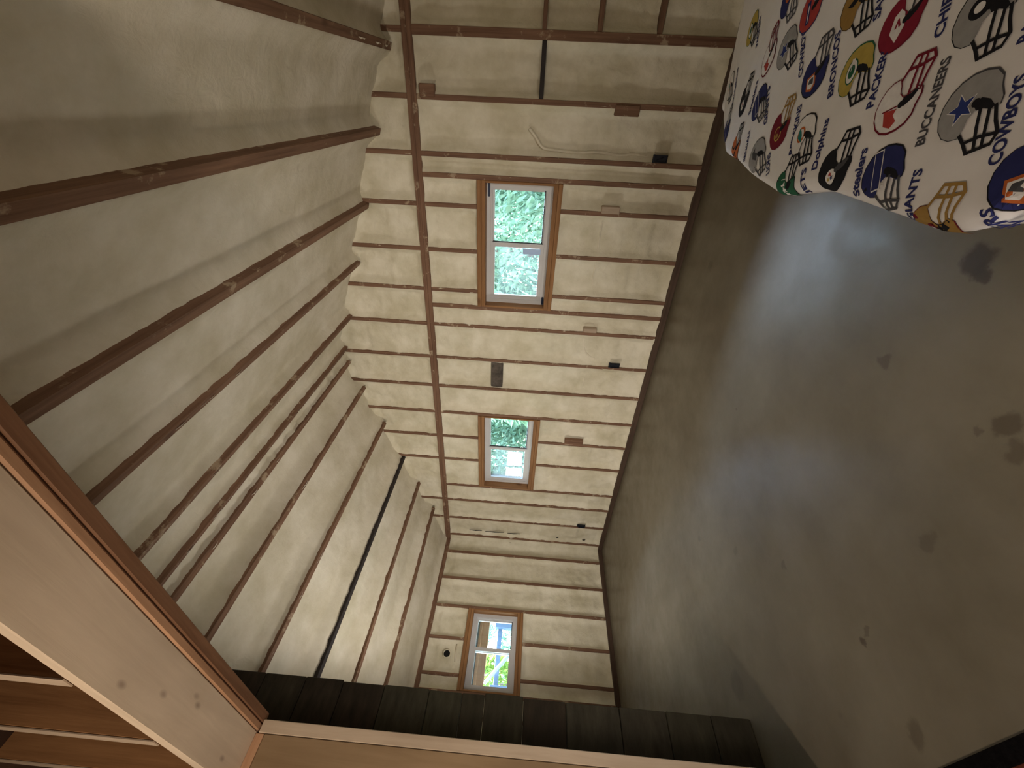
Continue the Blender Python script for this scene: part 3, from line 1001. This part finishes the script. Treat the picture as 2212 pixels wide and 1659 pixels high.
TEAMS = dict(
    packers=('yellow', 'green', [([ell(0.10, 0.13, 0.20, 0.14)], 'green', 1), ([ell(0.10, 0.13, 0.175, 0.118)], 'white', 2), ([ell(0.10, 0.13, 0.105, 0.075)], 'green', 3), ([[(0.11, 0.11), (0.30, 0.09), (0.30, 0.17), (0.11, 0.15)]], 'white', 4), (bars([(0.19, 0.12), (0.11, 0.12)], 0.03), 'green', 5)], 'black'),
    cowboys=('grey', 'darkgrey', [([star(0.10, 0.14, 0.20)], 'white', 1), ([star(0.10, 0.14, 0.175)], 'blue', 2)], 'black'),
    bucs=('white', 'maroon', [([[(0.12, 0.26), (0.34, 0.20), (0.40, 0.06), (0.30, 0.10), (0.32, -0.02), (0.22, 0.06), (0.14, 0.02)]], 'red', 1), (bars([(0.12, 0.28), (0.10, -0.06)], 0.02), 'maroon', 2), (bars(SHELL + SHELL[:1], 0.014), 'maroon', 2)], 'maroon'),
    broncos=('navy', 'black', [([[(0.06, -0.02), (0.30, -0.02), (0.38, 0.10), (0.30, 0.26), (0.06, 0.26)]], 'orange', 1), ([[(0.10, 0.02), (0.28, 0.02), (0.33, 0.11), (0.28, 0.22), (0.10, 0.22)]], 'white', 2), ([[(0.13, 0.04), (0.26, 0.04), (0.20, 0.20), (0.13, 0.16)]], 'darkgrey', 3)], 'darkgrey'),
    giants=('navy', 'black', [(bars([(-0.12, 0.10), (0.36, 0.20)], 0.17), 'white', 1), (bars([(-0.11, 0.102), (0.35, 0.198)], 0.14), 'navy', 2)], 'darkgrey'),
    steelers=('black', 'black', [([ell(0.20, 0.08, 0.13, 0.13)], 'white', 1), ([star(0.16, 0.10, 0.05)], 'red', 2), ([star(0.22, 0.05, 0.05)], 'navy', 2), ([star(0.24, 0.13, 0.045)], 'yellow', 2)], 'black'),
    dolphins=('white', 'black', [([ell(0.12, 0.12, 0.15, 0.13)], 'orange', 1), ([ell(0.12, 0.12, 0.11, 0.09)], 'white', 2), ([[(-0.04, 0.06), (0.08, 0.22), (0.26, 0.20), (0.18, 0.12), (0.10, 0.08)]], 'teal', 3), (bars(SHELL + SHELL[:1], 0.014), 'darkgrey', 2)], 'black'),
    redskins=('maroon', 'maroon', [([ell(0.16, 0.08, 0.15, 0.15)], 'yellow', 1), ([ell(0.16, 0.08, 0.12, 0.12)], 'maroon', 2), ([ell(0.20, 0.10, 0.05, 0.07)], 'gold', 3)], 'gold'),
    bengals=('orange', 'black', [(bars([(-0.05, 0.36), (0.06, 0.18), (0.02, 0.02)], 0.05), 'black', 1), (bars([(0.14, 0.40), (0.22, 0.20), (0.16, 0.02)], 0.055), 'black', 1), (bars([(0.32, 0.30), (0.36, 0.12), (0.30, -0.02)], 0.055), 'black', 1)], 'black'),
    lions=('grey', 'darkgrey', [([[(-0.02, 0.06), (0.10, 0.24), (0.26, 0.26), (0.34, 0.12), (0.22, 0.14), (0.14, 0.02)]], 'darkgrey', 1)], 'darkgrey'),
    jets=('green', 'black', [(bars([(-0.05, 0.10), (0.34, 0.16)], 0.15), 'white', 1)], 'black'),
    niners=('gold', 'maroon', [([ell(0.14, 0.10, 0.16, 0.11)], 'maroon', 1), ([ell(0.14, 0.10, 0.10, 0.06)], 'white', 2)], 'gold'),
    chiefs=('crimson', 'maroon', [([[(0.36, 0.08), (0.18, 0.22), (-0.04, 0.18), (-0.10, 0.08), (-0.02, 0.0), (0.18, -0.04)]], 'white', 1), (bars([(0.14, 0.12), (0.04, 0.09), (0.14, 0.05)], 0.035), 'crimson', 2)], 'darkgrey'),
    saints=('gold', 'black', [([[(0.12, 0.28), (0.18, 0.14), (0.12, 0.0), (0.06, 0.14)]], 'black', 1)], 'black'),
    bills=('red', 'navy', [(bars([(-0.05, 0.14), (0.30, 0.10)], 0.12), 'navy', 1), (bars([(0.0, 0.12), (0.30, 0.10)], 0.03), 'white', 2)], 'navy'),
    raiders=('grey', 'black', [([ell(0.14, 0.11, 0.13, 0.15)], 'black', 1), ([ell(0.14, 0.12, 0.06, 0.07)], 'white', 2)], 'black'),
    bears=('navy', 'black', [([ell(0.14, 0.10, 0.14, 0.12)], 'orange', 1), ([ell(0.15, 0.10, 0.08, 0.06)], 'navy', 2)], 'darkgrey'),
)
def helmet(team, face, cx, cy, tdir, size):
    sh, out, logo, mask = TEAMS[team]
    mir = (lambda P: [(-x, y) for x, y in P]) if face == 'R' else (lambda P: list(P))
    big = [(x * 1.045 + (0.004 if face == 'L' else 0.004), y * 1.045) for x, y in SHELL]
    L = 0.0004
    layers = [([mir(big)], out, 0.0), ([mir(SHELL)], sh, L)]
    for polys, mt, k in logo:
        layers.append(([mir(p) for p in polys], mt, L * (1 + k)))
    ml = []
    for line in MASK:
        ml += bars(line, 0.042)
    layers.append(([mir(p) for p in ml], mask, L * 2))
    layers.append(([mir([(0.0, -0.07), (0.10, 0.0), (0.14, -0.10), (0.08, -0.22), (-0.02, -0.30), (-0.05, -0.26), (0.0, -0.16)])], 'black' if sh != 'black' else 'darkgrey', L * 2))
    layers.append(([mir(ell(0.10, -0.04, 0.05, 0.055, 14))], 'black' if sh != 'black' else 'darkgrey', L * 3))
    return print_mesh('helmet_print', layers, cx, cy, tdir, size, sheet)

def team_text(txt, x0, y0, x1, y1, size, col='blue', parent=None, length=None):
    cu = bpy.data.curves.new('team_name', 'FONT')
    cu.body = txt
    cu.size = 1.0
    cu.offset = 0.03
    cu.resolution_u = 3
    tmp = bpy.data.objects.new('tmp_text', cu)
    me = bpy.data.meshes.new_from_object(tmp)
    bpy.data.objects.remove(tmp)
    xs = [v.co.x for v in me.vertices]
    if not xs:
        return
    wdt = max(xs) - min(xs)
    ln = length or math.hypot(x1 - x0, y1 - y0)
    sx, sy = ln / wdt, size
    polys = [[((me.vertices[i].co.x - min(xs)) * sx, me.vertices[i].co.y * sy) for i in p.vertices] for p in me.polygons]
    bpy.data.meshes.remove(me)
    return print_mesh('team_name', [(polys, col, 0.0)], x0, y0, (x1 - x0, y1 - y0), 1.0, sheet)

PRINTS = [
 ('packers', 'L', 1.418, 6.106, 'PACKERS', 1.54, 6.03, 1.475, 6.135),
 ('bucs', 'R', 1.776, 6.006, None, 1.849, 5.934, 1.719, 6.079),
 ('cowboys', 'L', 1.953, 5.998, 'COWBOYS', 2.107, 5.906, 2.016, 6.044),
 ('broncos', 'R', 2.211, 5.935, 'BRONCOS', 2.333, 5.851, 2.243, 6.01),
 ('packers', 'L', 2.435, 5.908, 'PACKERS', 2.535, 5.829, 2.491, 5.958),
 ('bucs', 'R', 2.647, 5.858, 'BUCCANEERS', 2.763, 5.763, 2.706, 5.924),
 ('cowboys', 'L', 2.865, 5.834, 'COWBOYS', 2.965, 5.748, 2.909, 5.889),
 ('broncos', 'R', 3.055, 5.765, None, 3.068, 5.693, 3.018, 5.781),
 ('giants', 'L', 2.72, 5.693, 'GIANTS', 2.83, 5.61, 2.797, 5.72),
 ('steelers', 'R', 2.521, 5.702, 'Steelers', 2.631, 5.631, 2.588, 5.741),
 ('dolphins', 'L', 2.297, 5.744, 'Dolphins', 2.41, 5.667, 2.365, 5.799),
 ('redskins', 'R', 2.105, 5.776, 'REDSKINS', 2.23, 5.69, 2.174, 5.83),
 ('giants', 'L', 1.848, 5.834, 'GIANTS', 1.953, 5.763, 1.869, 5.882),
 ('steelers', 'R', 1.60, 5.86, 'Steelers', 1.735, 5.79, 1.70, 5.909),
 ('dolphins', 'L', 1.20, 5.897, 'Dolphins', 1.344, 5.825, 1.279, 5.971),
 ('giants', 'R', 1.36, 5.739, None, 1.44, 5.667, 1.36, 5.786),
 ('bengals', 'R', 1.669, 5.676, 'BENGALS', 1.842, 5.625, 1.803, 5.735),
 ('lions', 'L', 1.995, 5.661, 'LIONS', 2.109, 5.611, 2.064, 5.675),
 ('jets', 'R', 2.281, 5.614, 'JETS', 2.389, 5.585, 2.354, 5.664),
 ('niners', 'R', 2.915, 5.628, '49ERS', 3.035, 5.590, 3.005, 5.680),
 ('chiefs', 'R', 2.523, 6.027, 'CHIEFS', 2.651, 5.962, 2.608, 6.066),
 ('saints', 'L', 2.315, 6.066, 'SAINTS', 2.402, 6.019, 2.359, 6.129),
 ('bills', 'R', 2.042, 6.111, None, 2.103, 6.06, 2.07, 6.148),
 ('raiders', 'L', 2.769, 5.992, 'RAIDERS', 2.872, 5.936, 2.842, 6.032),
 ('bears', 'L', 1.831, 6.148, None, 1.923, 6.093, 1.89, 6.177),
]
for team, face, cx, cy, txt, x0, y0, x1, y1 in PRINTS:
    d = (x1 - x0, y1 - y0)
    tl = math.hypot(*d)
    ux, uy = -d[1] / tl, d[0] / tl
    cx, cy = cx + ux * 0.014, cy + uy * 0.014
    x0, y0, x1, y1 = x0 - ux * 0.016, y0 - uy * 0.016, x1 - ux * 0.016, y1 - uy * 0.016
    helmet(team, face, cx, cy, d, 0.158)
    if txt:
        team_text(txt, x0, y0, x1, y1, 0.033 if txt.isupper() else 0.036, 'navy' if txt != 'BUCCANEERS' else 'darkgrey')
team_text('GIANTS', 2.722, 5.664, 2.70, 5.727, 0.020, 'white')

# ------------------------------------------------------------------ electrical boxes, blocks, cables
def outlet_box(y, z, label, hh=0.10, ww=0.055):
    o = tag(empty('outlet_box'), label, 'electrical box', 'outlet boxes on the studs')
    x0, x1, t = 0.001, 0.020, 0.004
    boxes('box_body', [((x0, y - ww / 2, z - hh / 2), (x0 + t, y + ww / 2, z + hh / 2)),
                       ((x0, y - ww / 2, z - hh / 2), (x1, y - ww / 2 + t, z + hh / 2)), ((x0, y + ww / 2 - t, z - hh / 2), (x1, y + ww / 2, z + hh / 2)),
                       ((x0, y - ww / 2, z - hh / 2), (x1, y + ww / 2, z - hh / 2 + t)), ((x0, y - ww / 2, z + hh / 2 - t), (x1, y + ww / 2, z + hh / 2))], M['box'], o)
    box('mounting_tab', (0.002, y - ww / 2 - 0.006, z + hh / 2), (0.006, y + ww / 2 + 0.002, z + hh / 2 + 0.016), M['box'], o, 0)
    tube('wire_end', [(x0 + 0.006, y - 0.01, z + 0.03), (x0 + 0.011, y, z + 0.01), (x0 + 0.008, y + 0.01, z - 0.02)], 0.002, M['gasket'], o, 6)
    return o
outlet_box(5.437, 0.407, 'black outlet box low on the stud nearest the bed')
outlet_box(3.428, 0.418, 'dark outlet box low on the wall between the two side windows')
outlet_box(0.575, 0.395, 'small outlet box low on the wall near the far corner')

for y, z, hh, ww, mat, dx, lab in [(5.752, 0.742, 0.19, 0.075, 'stud', 0.012, 'brown nailed block'), (5.02, 0.742, 0.16, 0.06, 'pine', 0.010, 'pale nailed block'),
                                   (3.83, 0.748, 0.14, 0.05, 'pine', 0.010, 'pale nailed block'), (2.235, 0.72, 0.23, 0.075, 'stud', 0.006, 'foam dusted block'),
                                   (5.822, 2.315, 0.12, 0.09, 'stud', 0.010, 'block under the plate')]:
    tag(box('nail_block', (-0.05, y - ww / 2, z - hh / 2), (dx, y + ww / 2, z + hh / 2), M[mat][2], wall_r, 0.006), lab)

def cable(pts, r=0.012):
    q = [Vector(p) for p in pts]
    out = []
    for i in range(len(q) - 1):
        p0, p1, p2, p3 = q[max(i - 1, 0)], q[i], q[i + 1], q[min(i + 2, len(q) - 1)]
        for k in range(6):
            t = k / 6
            out.append(0.5 * ((2 * p1) + (p2 - p0) * t + (2 * p0 - 5 * p1 + 4 * p2 - p3) * t * t + (3 * p1 - p0 - 3 * p2 + p3) * t ** 3))
    out.append(q[-1])
    return tube('foamed_cable', out, r, M['cable'], wall_r)
D = -0.050
cable([(D, 5.60, 1.50), (D, 5.55, 1.45), (D, 5.47, 1.38), (D, 5.455, 1.28), (D, 5.445, 1.1), (D, 5.455, 0.90), (D, 5.44, 0.74), (D, 5.455, 0.62), (D, 5.43, 0.47)])
cable([(D, 4.96, 0.79), (D, 4.78, 0.795), (D, 4.60, 0.79)], 0.007)
cable([(D, 4.56, 0.79), (D, 4.40, 0.795), (D, 4.20, 0.79)], 0.007)
cable([(D, 3.76, 0.80), (D, 3.66, 0.79), (D, 3.55, 0.76), (D, 3.49, 0.69), (D, 3.45, 0.58), (D, 3.44, 0.47)])
cable([(D, 3.35, 0.72), (D, 3.2, 0.72), (D, 3.03, 0.72)], 0.006)
# dark cracks in the last bay by the corner
for y, z0, z1 in [(0.205, 1.90, 2.10), (0.20, 1.55, 1.85), (0.195, 1.30, 1.50), (0.19, 0.70, 0.74), (0.18, 0.28, 0.33)]:
    tube('foam_crack', [(-0.030, y + 0.01, z0), (-0.026, y + 0.004, (z0 + z1) / 2), (-0.030, y, z1)], [0.004, 0.009, 0.004], M['hole'], wall_r, 6)

# pipe hole high on the end wall
vent = tag(empty('vent_hole'), 'round black pipe hole in the foam above the end wall window', 'vent')
v, f = [], []
segs = 20
for (yy, rr) in ((-0.10, 0.040), (-0.008, 0.040), (-0.004, 0.050), (-0.020, 0.054)):
    for k in range(segs):
        a = 2 * math.pi * k / segs
        v.append((1.645 + rr * math.cos(a), yy, 2.138 + rr * math.sin(a)))
for i in range(3):
    for k in range(segs):
        f.append((i * segs + k, i * segs + (k + 1) % segs, (i + 1) * segs + (k + 1) % segs, (i + 1) * segs + k))
me = bpy.data.meshes.new('pipe_rim')
me.from_pydata(v, [], f)
link('pipe_rim', me, M['foam'], vent, True)
me = bpy.data.meshes.new('pipe_bore')
me.from_pydata([(1.645 + 0.041 * math.cos(2 * math.pi * k / segs), -0.012, 2.138 + 0.041 * math.sin(2 * math.pi * k / segs)) for k in range(segs)], [], [tuple(range(segs))[::-1]])
link('pipe_bore', me, M['hole'], vent)
tube('foamed_cable', [(1.72, -0.03, 2.02), (1.60, -0.02, 2.03), (1.52, -0.03, 2.03)], 0.008, M['cable'], wall_b)

# ------------------------------------------------------------------ outside: shrubs, porch
def shrub(x, y, h, rad, n, mi, label, group, seed):
    rnd = random.Random(seed)
    o = tag(empty('leafy_shrub'), label, 'shrub', group)
    tube('stem', [(x, y, -0.3), (x + 0.05, y - 0.03, h * 0.4), (x, y + 0.05, h * 0.8)], [0.05, 0.035, 0.015], M['bark'], o)
    v, f = [], []
    for i in range(n):
        a = rnd.uniform(0, 2 * math.pi)
        t = rnd.random()
        zz = -0.25 + (h + 0.25) * t
        rr = rad * (1.0 - 0.30 * t ** 3) * math.sqrt(rnd.uniform(0.25, 1))
        p = Vector((x + rr * math.cos(a), y + rr * math.sin(a), zz))
        L = rnd.uniform(0.08, 0.22)
        W = L * rnd.uniform(0.13, 0.24)
        d = Vector((math.cos(a) * 0.6 + rnd.uniform(-0.6, 0.6), math.sin(a) * 0.6 + rnd.uniform(-0.6, 0.6), rnd.uniform(-1.0, 0.6))).normalized()
        s = d.cross(Vector((rnd.uniform(-1, 1), rnd.uniform(-1, 1), rnd.uniform(-1, 1)))).normalized() * W
        k = len(v)
        v += [tuple(p), tuple(p + d * L * 0.45 + s), tuple(p + d * L + Vector((0, 0, -0.03))), tuple(p + d * L * 0.45 - s)]
        f.append((k, k + 1, k + 2, k + 3))
    me = bpy.data.meshes.new('foliage')
    me.from_pydata(v, [], f)
    fo = link('foliage', me, M['leaf'][mi], o)
    fo['kind'] = 'stuff'
    return o
G = 'shrubs outside the windows'
SH = [(-2.9, 3.70, 3.5, 1.20, 0, 16000, 'tall mint green shrub outside the larger window'),
      (-2.9, 6.35, 3.5, 1.15, 0, 7000, 'tall mint green shrub outside past the larger window, nearest the bed end, added to block low sky'),  # extra shrub, put here to keep low sky light off the floor
      (-2.9, 1.25, 3.4, 0.95, 1, 7000, 'tall green shrub outside between the two side windows, added to block low sky'),  # also extra, closes a gap where low sky light would enter
      (-2.9, -1.10, 3.4, 1.10, 0, 16000, 'tall mint green shrub outside the smaller side window'),
      (-2.9, -3.7, 3.4, 1.10, 1, 5000, 'tall green shrub out past the corner of the building'),
      (-6.3, 5.60, 5.0, 1.70, 1, 7000, 'darker green tree far behind the larger window, nearest the bed end'),
      (-6.3, 1.60, 5.0, 1.70, 1, 7000, 'darker green tree far behind, between the two side windows'),
      (-6.3, -5.20, 5.0, 1.70, 1, 7000, 'darker green tree far behind the smaller side window'),
      (0.35, -4.6, 2.2, 0.55, 2, 3000, 'lime green shrub outside the end wall window'),
      (-1.0, -6.5, 5.0, 1.0, 0, 6000, 'pale green shrub farther out beyond the end wall window'),
      (1.7, -6.6, 5.0, 1.1, 1, 6000, 'dark green shrub behind the porch of the end wall window')]
for i, (x, y, h, r, mi, n, lab) in enumerate(SH):
    shrub(x, y, h, r, n, mi, lab, G, 50 + i)

porch = tag(empty('porch'), 'brown porch beam with white brace and posts outside the end wall window', 'porch')
box('beam', (-1.5, -1.62, 1.70), (4.2, -1.50, 1.86), M['brown'][0], porch)
box('fascia', (-1.5, -1.60, 1.862), (4.2, -1.56, 2.30), M['whitepaint'], porch)
box('moulding', (-1.5, -1.50, 1.815), (4.2, -1.47, 1.86), M['brown'][0], porch)
for x in (-1.3, 3.6):
    box('post', (x, -1.62, -0.3), (x + 0.12, -1.50, 1.70), M['whitepaint'], porch)
box('porch_roof', (-1.5, -1.75, 2.30), (4.2, -0.192, 2.34), M['whitepaint'], porch)
rail = tag(empty('yard_fence'), 'blue grey yard fence with a white diagonal brace beyond the porch', 'fence')
for z in (0.35, 0.75, 1.15, 1.5):
    box('rail', (-1.3, -3.22, z), (3.2, -3.17, z + 0.09), M['blue_grey'], rail)
for x in (-1.3, -0.2, 0.9, 2.0, 3.1):
    box('post', (x, -3.17, -0.3), (x + 0.09, -3.08, 1.65), M['blue_grey'], rail)
tube('brace', [(0.9, -3.05, 1.75), (-0.6, -3.05, 0.5)], 0.035, M['whitepaint'], rail)
